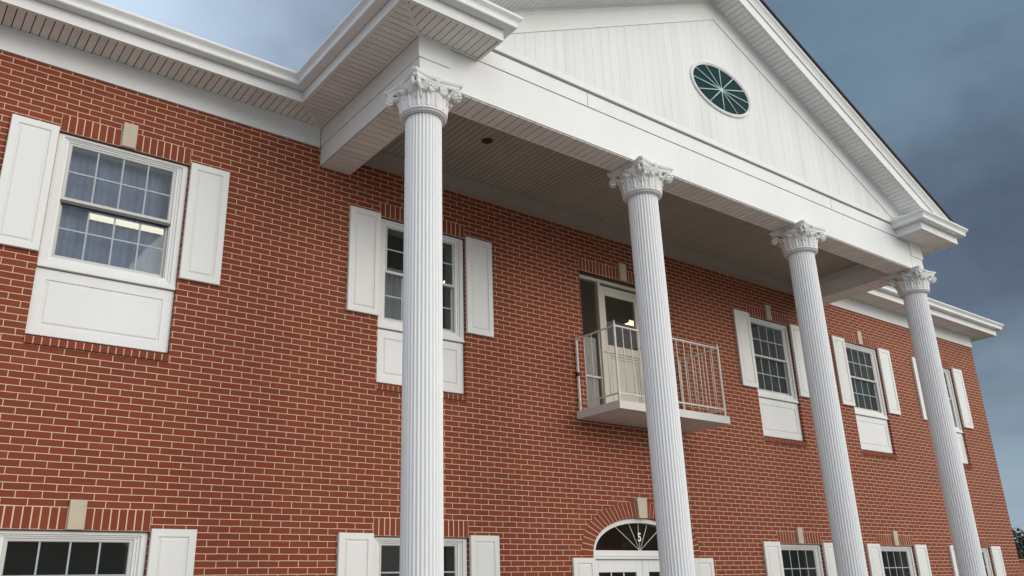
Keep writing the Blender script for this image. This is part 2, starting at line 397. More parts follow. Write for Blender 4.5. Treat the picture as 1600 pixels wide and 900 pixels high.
# ------------------------------------------------------------------ the house
H = empty('brick_building', (2.25, 0, 0))
tag(H, 'two storey red brick office building with white columned portico, gable and balcony', 'building')
H_INV = Matrix.Translation((-2.25, 0, 0))
def hb(mb, name, mats, parent=None, label=None, fix=True):
    """builds a part of the house in world coordinates"""
    o = mb.build(name, mats, None, label, fix)
    o.parent = H if parent is None else parent
    if parent is None: o.matrix_parent_inverse = H_INV     # parts sit at the house's origin, sub-parts at their part's
    return o
XL, XR, YF = -14.0, 13.385, 0.0
XC = 2.25
ZFR, ZS = 6.52, 6.775          # frieze bottom, soffit
YB = -2.165                    # front of the portico beam
BXL, BXR = -2.61, 7.11         # outer sides of the portico beam
ZB = 6.296                     # beam underside
HEAD, LHEAD = 5.861, 2.180     # window heads
wins = [(-5.277, -4.045), (-1.794, -0.574), (5.20, 6.335), (8.03, 9.195), (10.89, 12.16)]
DX0, DX1 = 1.40, 3.13          # balcony door opening
AX, AZ, AH = 0.915, 1.99, 0.485  # arched doorway: half width, springing, rise
def arch_pts(a, h, n, x0=XC, z0=AZ): return [(x0 - a * math.cos(math.pi * i / n), z0 + h * math.sin(math.pi * i / n) ** 0.86) for i in range(n + 1)]

# wall with real openings
import bmesh
holes = []
for x0, x1 in wins:
    holes.append([(x0, 3.7395), (x1, 3.7395), (x1, HEAD), (x0, HEAD)])
    holes.append([(x0, 0.12 + 0.02), (x1, 0.14), (x1, LHEAD), (x0, LHEAD)])
holes.append([(DX0, 3.80), (DX1, 3.80), (DX1, HEAD), (DX0, HEAD)])
holes.append([(XC + AX, 0.12), (XC - AX, 0.12)][::-1] + [(XC + AX - 0, AZ)] + arch_pts(AX, AH, 28)[1:-1][::-1] + [(XC - AX, AZ)])
bm = bmesh.new()
def loop(pts):
    vs = [bm.verts.new((x, 0, z)) for x, z in pts]
    return [bm.edges.new((vs[i], vs[(i + 1) % len(vs)])) for i in range(len(vs))]
ed = loop([(XL, -0.1), (XR, -0.1), (XR, 6.9), (XL, 6.9)])
for h in holes: ed += loop(h)
bmesh.ops.triangle_fill(bm, use_beauty=True, use_dissolve=False, edges=ed)
wall = MB()
bm.verts.ensure_lookup_table()
for f in bm.faces:
    wall.poly([v.co.copy() for v in f.verts])
bm.free()
for h in holes:
    for i in range(len(h)):
        a, b = h[i], h[(i + 1) % len(h)]
        wall.poly([(a[0], 0, a[1]), (b[0], 0, b[1]), (b[0], 0.28, b[1]), (a[0], 0.28, a[1])])
# side and back walls
wall.poly([(XR, 0, -0.1), (XR, 12, -0.1), (XR, 12, 6.9), (XR, 0, 6.9)])
wall.poly([(XL, 0, -0.1), (XL, 12, -0.1), (XL, 12, 6.9), (XL, 0, 6.9)])
wall.poly([(XL, 12, -0.1), (XR, 12, -0.1), (XR, 12, 6.9), (XL, 12, 6.9)])
WALL = hb(wall, 'wall', 'brick', fix=False)

# floors and ceilings between the rooms
fl = MB()
for z0, z1 in ((2.75, 3.35), (6.36, 6.46)): fl.box(XL + 0.02, XR - 0.02, 0.285, 11.9, z0, z1)
for x in (-7.0, -2.9, 0.6, 4.65, 7.2, 10.0): fl.box(x - 0.06, x + 0.06, 0.285, 6.0, 3.3505, 6.3595)
fl.box(XL + 0.02, XR - 0.02, 6.0, 6.1, 3.3505, 6.3595)
hb(fl, 'room_partition', 'roomwall')
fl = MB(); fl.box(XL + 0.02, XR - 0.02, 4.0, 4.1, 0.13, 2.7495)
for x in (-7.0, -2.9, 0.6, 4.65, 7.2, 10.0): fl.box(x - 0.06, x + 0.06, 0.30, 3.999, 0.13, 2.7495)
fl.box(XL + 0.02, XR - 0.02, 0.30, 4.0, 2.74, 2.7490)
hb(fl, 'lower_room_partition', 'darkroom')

# ---------------------------------------------------------------- cornice: frieze, soffit, fascia, gutter
PL = [(XL, 0), (BXL, 0), (BXL, YB), (-2.31, YB), (-2.31, YB + 0.004)]
PR = [(6.80, YB + 0.004), (6.80, YB), (BXR, YB), (BXR, 0), (XR, 0), (XR, 12)]
for a in ([(XL, 0), (-2.62, 0)], [(7.12, 0), (XR, 0), (XR, 12)]):
    fr = MB(); sweep(fr, a, [(0.0, ZFR), (0.022, ZFR), (0.022, ZS - 0.022), (0.040, ZS - 0.022), (0.040, ZS - 0.003), (0.0, ZS - 0.003)])
    hb(fr, 'frieze_board', 'white')

OV = 0.43
def flat(z): return lambda u, v, d: (u, v, z + d)
sfs = [MB(), MB()]
G = 0.0095
def strip(poly, axis, pitch, z, mi=0, start=0.0): planks(sfs[0] if poly[0][0] < 2 else sfs[1], poly, axis, pitch, G, flat(z), 0.012, mi, start)
P1 = 0.0793
e = OV - 0.012
strip([(XL, -e), (BXL - e, -e), (BXL, 0), (XL, 0)], 0, P1, ZS)
strip([(BXL - e, -e), (BXL - e, YB - e), (BXL, YB), (BXL, 0)], 1, 0.0793, ZS)
strip([(BXL - e, YB - e), (-1.88, YB - e), (-1.88, YB), (BXL, YB)], 0, P1, ZS)
strip([(6.37, YB - e), (BXR + e, YB - e), (BXR, YB), (6.37, YB)], 0, P1, ZS)
strip([(BXR, YB), (BXR + e, YB - e), (BXR + e, -e), (BXR, 0)], 1, P1, ZS)
strip([(BXR + e, -e), (XR + e, -e), (XR, 0), (BXR, 0)], 0, P1, ZS)
strip([(XR + e, -e), (XR + e, 12), (XR, 12), (XR, 0)], 1, P1, ZS)
# dark hollow above the joints
for x0, x1, y0, y1 in ((XL, BXL - e, -e, 0), (BXL - e, BXL, YB - e, 0), (BXL, -1.89, YB - e, YB), (6.38, BXR, YB - e, YB), (BXR, BXR + e, YB - e, 0), (BXR + e, XR + e, -e, 0), (XR, XR + e, 0, 12)):
    (sfs[0] if x0 < 2 else sfs[1]).box(x0, x1, y0, y1, ZS + 0.0125, ZS + 0.02, 1)
# mitre strips at the corners and the J-channel at the wall
def mitre(a, b):
    a = Vector((*a, 0)); b = Vector((*b, 0)); t = (b - a).normalized(); n = Vector((t.y, -t.x, 0)) * 0.017
    (sfs[0] if a.x < 2 else sfs[1]).loft([[(*(a + n).xy, ZS - 0.007), (*(a - n).xy, ZS - 0.007), (*(a - n).xy, ZS - 0.001), (*(a + n).xy, ZS - 0.001)],
             [(*(b + n).xy, ZS - 0.007), (*(b - n).xy, ZS - 0.007), (*(b - n).xy, ZS - 0.001), (*(b + n).xy, ZS - 0.001)]], 0, True, True, True)
for a, b in (((BXL - e, -e), (BXL - 0.02, -0.045)), ((BXL - e, YB - e), (BXL - 0.01, YB - 0.01)), ((BXR + e, YB - e), (BXR + 0.01, YB - 0.01)), ((BXR + e, -e), (BXR + 0.02, -0.045)), ((XR + e, -e), (XR + 0.03, -0.03))): mitre(a, b)
for a in ([(BXL, -0.02), (BXL, YB), (-1.89, YB)], [(6.38, YB), (BXR, YB), (BXR, -0.02)]):
    sweep(sfs[0] if a[0][0] < 2 else sfs[1], a, [(0.017, ZS - 0.016), (0.032, ZS - 0.016), (0.032, ZS - 0.002), (0.017, ZS - 0.002)])
for sf in sfs: hb(sf, 'soffit', ['soffit', 'gap'])

for p in (PL, PR):
    fa = MB(); sweep(fa, p, [(OV - 0.020, ZS - 0.012), (OV, ZS - 0.012), (OV, ZS + 0.115), (OV - 0.020, ZS + 0.115)])
    sweep(fa, p, [(OV - 0.032, ZS - 0.016), (OV - 0.021, ZS - 0.016), (OV - 0.021, ZS - 0.002), (OV - 0.032, ZS - 0.002)])
    hb(fa, 'fascia', 'white')
gp = [(OV + 0.001, 6.893), (0.530, 6.893), (0.537, 6.903), (0.537, 6.938), (0.545, 6.958), (0.562, 6.978), (0.575, 6.992), (0.578, 7.000), (0.578, 7.020), (0.568, 7.020), (0.568, 7.006), (0.520, 7.006), (OV + 0.001, 7.006)]
gus = []
for p in (PL, PR): gu = MB(); sweep(gu, p, gp); gus.append(gu)
# return roofs: sloped flashing on top of the cornice returns
for gu, x0, x1 in ((gus[0], BXL - 0.5, -1.80), (gus[1], 6.30, BXR + 0.5)):
    gu.loft([[(x0, YB - 0.5, 7.008), (x0, YB - 0.5, 7.016), (x0, YB - 0.01, 7.09), (x0, YB - 0.01, 7.008)], [(x1, YB - 0.5, 7.008), (x1, YB - 0.5, 7.016), (x1, YB - 0.01, 7.09), (x1, YB - 0.01, 7.008)]], 0, True, True, True)
# gutter joints and hangers
for x in (-10.4, -7.3, -4.2, 9.6, 11.8):
    sweep(gus[0] if x < 0 else gus[1], [(x, 0), (x + 0.05, 0)], [(d + (0.003 if d > 0.45 else 0), z - (0.003 if z < 6.9 else 0)) for d, z in gp])
for gu in gus: hb(gu, 'gutter', 'gutter')

# main roof (low hip) behind the gutters
ro = MB()
x0, x1, y0, y1, z0 = XL - 0.45, XR + 0.47, -0.47, 12.5, 7.0
zr = z0 + 0.42 * (y1 - y0) / 2; ym = (y0 + y1) / 2; hw = (y1 - y0) / 2
A, B, C_, D = (x0, y0, z0), (x1, y0, z0), (x1, y1, z0), (x0, y1, z0); E_, F = (x0, ym, zr), (x1 - hw, ym, zr)
ro.poly([A, B, F, E_]); ro.poly([B, C_, F]); ro.poly([C_, D, E_, F])
ro.box(x0, x1, y0 - 0.02, y0 + 0.03, z0 + 0.008, z0 + 0.026); ro.box(x1 - 0.03, x1 + 0.02, y0 - 0.02, y1, z0 + 0.009, z0 + 0.027)
hb(ro, 'roof', 'shingle')

# ---------------------------------------------------------------- portico beams
be = MB()
be.bbox(BXL + 0.012, BXR - 0.012, YB, -1.85, ZB, ZS - 0.002)
for x0, x1, xo in ((BXL + 0.012, -2.215, BXL), (6.655, BXR - 0.012, BXR)):
    be.box(x0, x1, -1.8495, -0.003, ZB, 6.53)
    be.box(x0 + (0.03 if x0 > 0 else 0), x1 - (0.03 if x0 < 0 else 0), -1.8495, -0.003, 6.5305, ZS - 0.002)
# raised upper band: along the sides and round the front corners
be.box(BXL - 0.004, BXL + 0.0115, YB - 0.016, -0.023, 6.533, ZS - 0.004)
be.box(BXR - 0.0115, BXR + 0.004, YB - 0.016, -0.023, 6.533, ZS - 0.004)
be.box(BXL + 0.0118, -2.24, YB - 0.016, YB - 0.0005, 6.533, ZS - 0.004)
be.box(6.74, BXR - 0.0118, YB - 0.016, YB - 0.0005, 6.533, ZS - 0.004)
be.box(6.725, 6.737, YB - 0.006, YB - 0.0005, ZB + 0.01, ZS - 0.004)
# thin bead along the bottom edge
be.box(BXL + 0.02, BXR - 0.02, YB - 0.006, YB - 0.0005, ZB + 0.004, ZB + 0.016)
hb(be, 'portico_beam', 'white')
bs = MB()
def down(z): return lambda u, v, d: (u, v, z + d)
planks(bs, [(-2.18, YB + 0.003), (6.62, YB + 0.003), (6.62, -1.855), (-2.18, -1.855)], 0, 0.103, 0.010, down(ZB - 0.013), 0.008)
for x0, x1 in ((BXL + 0.03, -2.235), (6.675, BXR - 0.03)):
    planks(bs, [(x0, YB + 0.003), (x1, YB + 0.003), (x1, -0.004), (x0, -0.004)], 1, 0.103, 0.010, down(ZB - 0.013), 0.008)
bs.box(BXL + 0.03, BXR - 0.03, YB + 0.02, -1.855, ZB - 0.004, ZB - 0.001, 1)
for x0, x1 in ((BXL + 0.03, -2.235), (6.675, BXR - 0.03)): bs.box(x0, x1, -1.8545, -0.004, ZB - 0.004, ZB - 0.001, 1)
bs.box(-2.215, 6.655, -1.8545, -1.836, ZB - 0.016, ZB + 0.02)
for x0, x1 in ((-2.234, -2.2155), (6.6555, 6.674)): bs.box(x0, x1, -1.835, -0.004, ZB - 0.016, ZB + 0.0)
hb(bs, 'beam_soffit', ['soffit', 'gap'])
# porch ceiling and the box along the wall
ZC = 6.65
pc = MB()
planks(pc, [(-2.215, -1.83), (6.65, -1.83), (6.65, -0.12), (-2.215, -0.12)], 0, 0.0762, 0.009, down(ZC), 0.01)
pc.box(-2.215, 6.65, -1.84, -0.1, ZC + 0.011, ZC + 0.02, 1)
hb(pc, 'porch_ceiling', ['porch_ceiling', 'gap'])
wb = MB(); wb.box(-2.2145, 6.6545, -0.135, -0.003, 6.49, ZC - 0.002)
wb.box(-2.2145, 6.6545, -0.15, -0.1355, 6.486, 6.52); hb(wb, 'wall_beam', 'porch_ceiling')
dl = MB(); dl.lathe([(0.068, ZC - 0.006), (0.060, ZC - 0.009), (0.056, ZC - 0.004)], 28, -0.97, -1.07, cap1=True)
dl.lathe([(0.068, ZC - 0.006), (0.068, ZC - 0.0005)], 28, -0.97, -1.07)
hb(dl, 'downlight', 'black')  # dark of the open hole put in as a flat black disc

# ---------------------------------------------------------------- pediment
AP, SLP = 9.44, 0.497         # apex of the rake soffit, slope
XA = 2.262
def zrake(x): return AP - SLP * abs(x - XA)
OCX, OCZ, ORX, ORZ = 2.235, 7.965, 0.635, 0.378
ty = MB()
# band above the beam
ty.box(BXL + 0.02, BXR - 0.02, YB - 0.010, YB + 0.05, ZS + 0.001, 6.957)
for x in (-0.35, 4.55): ty.box(x, x + 0.004, YB - 0.0115, YB - 0.009, ZS + 0.002, 6.956, 1)
ty.box(BXL + 0.02, BXR - 0.02, YB + 0.025, YB + 0.05, 6.9575, 6.977, 1)
# sloped water table above it
ty.loft([[(x, YB - 0.038, 6.978), (x, YB - 0.038, 6.992), (x, YB - 0.004, 7.085), (x, YB + 0.03, 7.085), (x, YB + 0.03, 6.978)] for x in (BXL + 0.1, BXR - 0.1)], 0, True, True, True)
hb(ty, 'pediment_band', ['white', 'gap'])
si = MB()
tri = [(-1.9, 7.06), (6.43, 7.06), (XA, AP - 0.27)]
tri = [(XA - (AP - 0.27 - 7.06) / SLP, 7.06), (XA + (AP - 0.27 - 7.06) / SLP, 7.06), (XA, AP - 0.27)]
planks(si, tri, 0, 0.149, 0.0022, lambda u, v, d: (u, YB + d, v), 0.008)
si.poly([(BXL, YB + 0.0085, 6.9), (BXR, YB + 0.0085, 6.9), (XA, YB + 0.0085, AP)], 1)
hb(si, 'tympanum_siding', ['siding', 'siding_gap'])
rb = MB()      # flat board under the rakes
for s in (-1, 1):
    def q(dx, dz, y): return (XA + s * dx, y, AP - SLP * dx + dz)
    L = (AP - 7.03) / SLP
    rb.loft([[q(0, -0.30, YB - 0.014), q(0, 0, YB - 0.014), q(0, 0, YB + 0.005), q(0, -0.30, YB + 0.005)],
             [q(L - 0.6, -0.30, YB - 0.014), q(L, 0, YB - 0.014), q(L, 0, YB + 0.005), q(L - 0.6, -0.30, YB + 0.005)]], 0, True, True, True)
hb(rb, 'rake_frieze', 'white')
# rakes: planked soffit, fascia, crown, shingles
YR = -2.50
rs = MB(); rf = MB(); rc = MB()
cs = 1 / math.sqrt(1 + SLP * SLP)
LR = 5.28
for s in (-1, 1):
    def fr_(u, v, d, s=s): return (XA + s * (u * cs + SLP * cs * d * s * 0), v, AP - SLP * u * cs + d)
    planks(rs, [(0, YR + 0.01), (LR / cs, YR + 0.01), (LR / cs, YB - 0.014), (0, YB - 0.014)], 0, 0.081, 0.009, fr_, 0.012)
    rs.poly([fr_(0, YR + 0.01, 0.0125), fr_(LR / cs, YR + 0.01, 0.0125), fr_(LR / cs, YB, 0.0125), fr_(0, YB, 0.0125)], 1)
    rs.loft([[fr_(u, YB - 0.034, -0.014), fr_(u, YB - 0.015, -0.014), fr_(u, YB - 0.015, -0.001), fr_(u, YB - 0.034, -0.001)] for u in (0, (LR - 0.5) / cs)], 0, True, True, True)
    def bar(mb, y0, y1, z0, z1): mb.loft([[(XA + s * dx, y0, AP - SLP * dx + z0), (XA + s * dx, y0, AP - SLP * dx + z1), (XA + s * dx, y1, AP - SLP * dx + z1), (XA + s * dx, y1, AP - SLP * dx + z0)] for dx in (0, LR)], 0, True, True, True)
    bar(rf, YR - 0.022, YR, -0.014, 0.165)
    prof = [(YR - 0.001, 0.166), (YR - 0.040, 0.166), (YR - 0.046, 0.20), (YR - 0.066, 0.245), (YR - 0.088, 0.275), (YR - 0.090, 0.318), (YR - 0.001, 0.318)]
    rf.loft([[(XA + s * dx, y, AP - SLP * dx + z) for y, z in prof] for dx in (0, LR + 0.06)], 0, True, True, True)
    prof = [(YR - 0.112, 0.319), (YR - 0.112, 0.362), (7.0, 0.362), (7.0, 0.319)]
    rc.loft([[(XA + s * dx, y, AP - SLP * dx + z) for y, z in prof] for dx in (0, LR + 0.10)], 0, True, True, True)
hb(rs, 'rake_soffit', ['gable_soffit', 'gap'])
hb(rf, 'rake_fascia', 'white')
hb(rc, 'portico_roof', 'shingle')
# side walls of the gable under its roof, above the cornice
gs = MB()
for x0, x1 in ((BXL, BXL + 0.1), (BXR - 0.1, BXR)): gs = MB(); gs.box(x0, x1, YB + 0.06, 0.0, 6.8, 7.0); hb(gs, 'gable_side', 'white')
# oval window
def ell(a, b, y, n=64): return [(OCX + a * math.cos(2 * math.pi * i / n), y, OCZ + b * math.sin(2 * math.pi * i / n)) for i in range(n)]
oc = MB()
oc.loft([ell(ORX, ORZ, YB - 0.001), ell(ORX, ORZ, YB - 0.022), ell(ORX - 0.008, ORZ - 0.008, YB - 0.028), ell(ORX - 0.020, ORZ - 0.020, YB - 0.028), ell(ORX - 0.023, ORZ - 0.023, YB - 0.016), ell(ORX - 0.029, ORZ - 0.029, YB - 0.016), ell(ORX - 0.032, ORZ - 0.032, YB - 0.024), ell(ORX - 0.044, ORZ - 0.044, YB - 0.020), ell(ORX - 0.048, ORZ - 0.048, YB - 0.004)], 0, True, False, False)
OC = hb(oc, 'oval_window', 'white')
og = MB(); og.poly(ell(ORX - 0.046, ORZ - 0.046, YB - 0.006)); hb(og, 'pane', 'teal', OC)
ob = MB(); ob.poly(ell(ORX - 0.04, ORZ - 0.04, YB - 0.002)); hb(ob, 'backing', 'darkroom', OC)
om = MB()
for i in range(12):
    a = 2 * math.pi * (i + 0.0) / 12
    ex, ez = (ORX - 0.048) * math.cos(a), (ORZ - 0.048) * math.sin(a)
    om.tube([(OCX, YB - 0.012, OCZ), (OCX + ex, YB - 0.012, OCZ + ez)], 0.0088, 6)
om.lathe([(0.001, 0.010), (0.026, 0.008), (0.036, 0.0)], 20)
n0 = len(om.v) - 60
for i in range(n0, len(om.v)):
    x, y, z = om.v[i]; om.v[i] = (OCX + x, YB - 0.012 - z, OCZ + y)
hb(om, 'muntin', 'mint', OC)

# ---------------------------------------------------------------- windows
def brick_row(mb, x0, x1, y0, y1, z0, z1, n):
    p = (x1 - x0) / n
    for i in range(n):
        j = random.uniform(-0.0012, 0.0012)
        mb.bbox(x0 + i * p + 0.0048, x0 + (i + 1) * p - 0.0048, y0 + j, y1, z0 + 0.004, z1 - 0.004, 0.003, 0)
def head(x0, x1, zb, key_dz, part=True):
    mb = MB(); zt = zb + 3 * BH; xm = (x0 + x1) / 2; kw = 0.070
    n = max(4, round((xm - kw - x0) / 0.0685))
    brick_row(mb, x0, xm - kw, -0.006, 0.10, zb, zt, n); brick_row(mb, xm + kw, x1, -0.006, 0.10, zb, zt, n)
    mb.box(x0 + 0.001, x1 - 0.001, -0.0035, 0.09, zb + 0.002, zt, 1)
    mb.box(x0 + 0.002, x1 - 0.002, 0.002, 0.10, zb - 0.008, zb + 0.001, 2)
    o = hb(mb, 'soldier_course', ['unit', 'mortar', 'steel'])
    kb = MB(); zt2 = zt + key_dz
    kb.loft([[(xm - w, y, zb + 0.003), (xm + w, y, zb + 0.003), (xm + w + t, y, zt2), (xm - w - t, y, zt2)] for y, w, t in ((0.02, kw - 0.004, 0.002), (-0.028, kw - 0.004, 0.002), (-0.032, kw - 0.008, 0.002))], 0, True, True, True)
    hb(kb, 'keystone', 'stone', o)
    return o
def window(x0, x1, zt, zb, glassm, dark=False):
    """double-hung window with a 4 x 2 grid in each sash; zt, zb = top and bottom of the casing"""
    mb = MB()
    yF = 0.030
    def ring(i, it, ib, y): return [(x0 + i, y, zb + ib), (x1 - i, y, zb + ib), (x1 - i, y, zt - it), (x0 + i, y, zt - it)]
    cw, ct, cb = 0.105, 0.058, 0.118
    mb.loft([ring(0.001, 0.001, 0.001, 0.29), ring(0, 0, 0, yF), ring(0.003, 0.003, 0.003, yF - 0.003), ring(0.056, 0.026, 0.060, yF - 0.003), ring(0.042, 0.03, 0.064, yF + 0.012), ring(0.078, 0.04, 0.085, yF + 0.012), ring(0.082, 0.044, 0.088, yF + 0.022), ring(cw, ct, cb, yF + 0.026), ring(cw, ct, cb, 0.29)], 0, True, False, False)
    # projecting lip at the foot of the casing
    mb.box(x0 + 0.002, x1 - 0.002, yF - 0.016, yF - 0.0035, zb + 0.002, zb + 0.03)
    Wd = hb(mb, 'window', 'white')
    ix0, ix1, iz0, iz1 = x0 + cw, x1 - cw, zb + cb, zt - ct
    zm = (iz0 + iz1) / 2 + 0.01
    def sash(a0, a1, y, st, bt, tp):
        s = MB()
        def r(i, t, b, yy): return [(ix0 + i, yy, a0 + b), (ix1 - i, yy, a0 + b), (ix1 - i, yy, a1 - t), (ix0 + i, yy, a1 - t)]
        s.loft([r(0.001, 0.001, 0.001, y + 0.03), r(0.001, 0.001, 0.001, y + 0.003), r(0.004, 0.004, 0.004, y), r(st - 0.006, tp - 0.006, bt - 0.006, y), r(st, tp, bt, y + 0.008), r(st, tp, bt, y + 0.03)], 0, True, False, False)
        so = hb(s, 'sash', 'sash', Wd)
        p = MB(); p.poly([(ix0 + st - 0.004, y + 0.014, a0 + bt - 0.004), (ix1 - st + 0.004, y + 0.014, a0 + bt - 0.004), (ix1 - st + 0.004, y + 0.014, a1 - tp + 0.004), (ix0 + st - 0.004, y + 0.014, a1 - tp + 0.004)])
        hb(p, 'pane', glassm, Wd)
        m = MB(); gx0, gx1, gz0, gz1 = ix0 + st, ix1 - st, a0 + bt, a1 - tp
        for i in (1, 2, 3):
            x = gx0 + (gx1 - gx0) * i / 4; m.box(x - 0.0075, x + 0.0075, y + 0.008, y + 0.020, gz0, gz1)
        z = (gz0 + gz1) / 2; m.box(gx0, gx1, y + 0.0085, y + 0.0195, z - 0.0075, z + 0.0075)
        hb(m, 'muntin', 'muntin', Wd)
    sash(zm - 0.018, iz1, 0.062, 0.036, 0.036, 0.028)
    sash(iz0, zm + 0.018, 0.098, 0.036, 0.046, 0.034)
    if dark:
        k_ = MB(); k_.bbox(ix0 + 0.001, ix1 - 0.001, 0.056, 0.0975, zm - 0.052, zm - 0.0185, 0.004); hb(k_, 'rail_strip', 'dark_strip', Wd)  # dark strip set just below the meeting rail
    for xa in (ix0, ix1):
        tr = MB(); tr.box(xa - 0.012 if xa == ix1 else xa, xa if xa == ix1 else xa + 0.012, 0.064, 0.128, iz0 + 0.001, zm - 0.02)
        hb(tr, 'jamb_track', 'sash', Wd)
    return Wd
def shutter(x0, x1, z0, z1):
    mb = MB(); board(mb, x0, x1, z0, z1, -0.040, -0.004, 0.066)
    return hb(mb, 'shutter', 'shutter')
def apron(x0, x1, z0, z1):
    mb = MB(); board(mb, x0 + 0.002, x1 - 0.002, z0, z1, 0.046, 0.10, 0.098); return hb(mb, 'apron_panel', 'white')
def sill(x0, x1, z0, z1):
    mb = MB(); n = round((x1 - x0) / 0.068); p = (x1 - x0) / n
    for i in range(n):
        a, b = x0 + i * p + 0.005, x0 + (i + 1) * p - 0.005
        mb.loft([[(x, 0.10, z0 + 0.004), (x, -0.022, z0 + 0.004), (x, -0.024, z1 - 0.030), (x, 0.10, z1)] for x in (a, b)], 0, True, True, True)
    mb.loft([[(x, 0.10, z0 + 0.006), (x, -0.0185, z0 + 0.006), (x, -0.0205, z1 - 0.032), (x, 0.10, z1 - 0.003)] for x in (x0 + 0.001, x1 - 0.001)], 1, True, True, True)
    return hb(mb, 'rowlock_sill', ['unit', 'mortar'])
SW = 0.402
for i, (x0, x1) in enumerate(wins):
    head(x0, x1, HEAD, BH * 1.25); head(x0, x1, LHEAD, BH * 1.0)
    window(x0 + 0.003, x1 - 0.003, HEAD - 0.010, 4.478, 'glass' if i == 0 else 'dimglass', i == 0); window(x0 + 0.003, x1 - 0.003, LHEAD - 0.008, 0.80, 'darkglass')
    apron(x0, x1, 3.843, 4.470); apron(x0, x1, 0.20, 0.79)
    sill(x0, x1, 3.7395, 3.842)
    for za, zb_ in ((4.597, 5.882), (0.92, 2.203)):
        shutter(x0 - 0.006 - SW, x0 - 0.006, za, zb_); shutter(x1 + 0.008, x1 + 0.008 + SW, za, zb_)
# wall lintel over balcony door
hd = head(DX0, DX1, HEAD, BH * 1.3)

# ---------------------------------------------------------------- balcony
sb = MB(); sb.loft([[(a, b, z) for a, b in ((1.195, -0.001), (3.345, -0.001), (3.345, -0.800), (1.195, -0.800))] for z in (3.703, 3.806)], 0, True, True, True)
SB = hb(sb, 'balcony_slab', 'slab')
th = MB(); th.bbox(DX0 + 0.002, DX1 - 0.002, -0.05, 0.16, 3.807, 3.86, 0.006); hb(th, 'threshold', 'slab', SB)
rl = MB()
XA0, XA1, YA = 1.235, 3.30, -0.765
for z, h in ((4.795, 0.008), (3.905, 0.007)):
    rl.box(XA0, XA1, YA - 0.012, YA + 0.012, z - h, z + h)
    for x in (XA0, XA1): rl.box(x - 0.012, x + 0.012, YA + 0.0125, -0.02, z - h, z + h)
RL = hb(rl, 'balcony_railing', 'rail')
def post(x, y, top, r):
    p = MB(); p.tube([(x, y, 3.806), (x, y, top - 0.06), (x, y, top)], [r, r, 0.003], 8, smooth=False); return hb(p, 'railing_post', 'rail', RL)
for x in (XA0, XA1): post(x, YA, 4.875, 0.0165); post(x, -0.035, 4.83, 0.0165)
def baluster(x, y):
    p = MB(); p.tube([(x, y, 3.90), (x, y, 4.79)], 0.0066, 6); hb(p, 'baluster', 'rail', RL)
for i in range(1, 14): baluster(XA0 + (XA1 - XA0) * i / 14, YA)
for x in (XA0, XA1):
    for i in range(1, 5): baluster(x, YA + (-0.035 - YA) * i / 5)
cl = MB(); cl.box(XA0 - 0.025, XA0 + 0.025, -0.06, -0.012, 4.28, 4.33); hb(cl, 'wall_clamp', 'steel', RL)

# balcony door: tan frame, sidelights, one panelled leaf
yD = 0.10
df = MB()
def fbar(x0, x1, z0, z1, y0=yD, y1=yD + 0.09): df.bbox(x0, x1, y0, y1, z0, z1, 0.004)
fbar(DX0 + 0.003, DX1 - 0.003, 5.800, HEAD - 0.012)
fbar(1.845, 1.895, 3.861, 5.7995); fbar(2.70, 2.75, 3.861, 5.7995)
fbar(DX0 + 0.003, DX0 + 0.025, 3.861, 5.7995); fbar(DX1 - 0.025, DX1 - 0.003, 3.861, 5.7995)
DF = hb(df, 'door_frame', 'door_tan')
for x0, x1 in ((DX0 + 0.025, 1.845), (2.75, DX1 - 0.025)):
    p = MB(); p.poly([(x0, yD + 0.05, 3.861), (x1, yD + 0.05, 3.861), (x1, yD + 0.05, 5.80), (x0, yD + 0.05, 5.80)]); hb(p, 'sidelight_pane', 'doorglass', DF)
    m = MB(); m.box(x0, x1, yD + 0.035, yD + 0.06, 4.36, 4.385); hb(m, 'sidelight_rail', 'door_tan', DF)
dr = MB()
a0, a1, yd = 1.898, 2.697, yD + 0.022
def dbar(x0, x1, z0, z1): dr.bbox(x0, x1, yd, yd + 0.04, z0, z1, 0.004)
dbar(a0, a0 + 0.098, 3.862, 5.765); dbar(a1 - 0.098, a1, 3.862, 5.765)
dbar(a0 + 0.0985, a1 - 0.0985, 5.628, 5.765); dbar(a0 + 0.0985, a1 - 0.0985, 4.72, 4.875); dbar(a0 + 0.0985, a1 - 0.0985, 3.862, 4.02)
board(dr, a0 + 0.0985, a1 - 0.0985, 4.0205, 4.7195, yd + 0.012, yd + 0.036, 0.03)
dr.box(a0 + 0.02, a1 - 0.02, yd - 0.02, yd - 0.001, 4.755, 4.775)
DR = hb(dr, 'balcony_door', 'door_tan')
p = MB(); p.poly([(a0 + 0.095, yd + 0.02, 4.87), (a1 - 0.095, yd + 0.02, 4.87), (a1 - 0.095, yd + 0.02, 5.632), (a0 + 0.095, yd + 0.02, 5.632)]); hb(p, 'pane', 'doorglass', DR)
k_ = MB(); k_.tube([(a1 - 0.05, yd, 4.92), (a1 - 0.05, yd - 0.03, 4.92), (a1 - 0.05, yd - 0.04, 4.92), (a1 - 0.05, yd - 0.07, 4.92)], [0.012, 0.012, 0.026, 0.018], 10); hb(k_, 'handle', 'rail', DR)

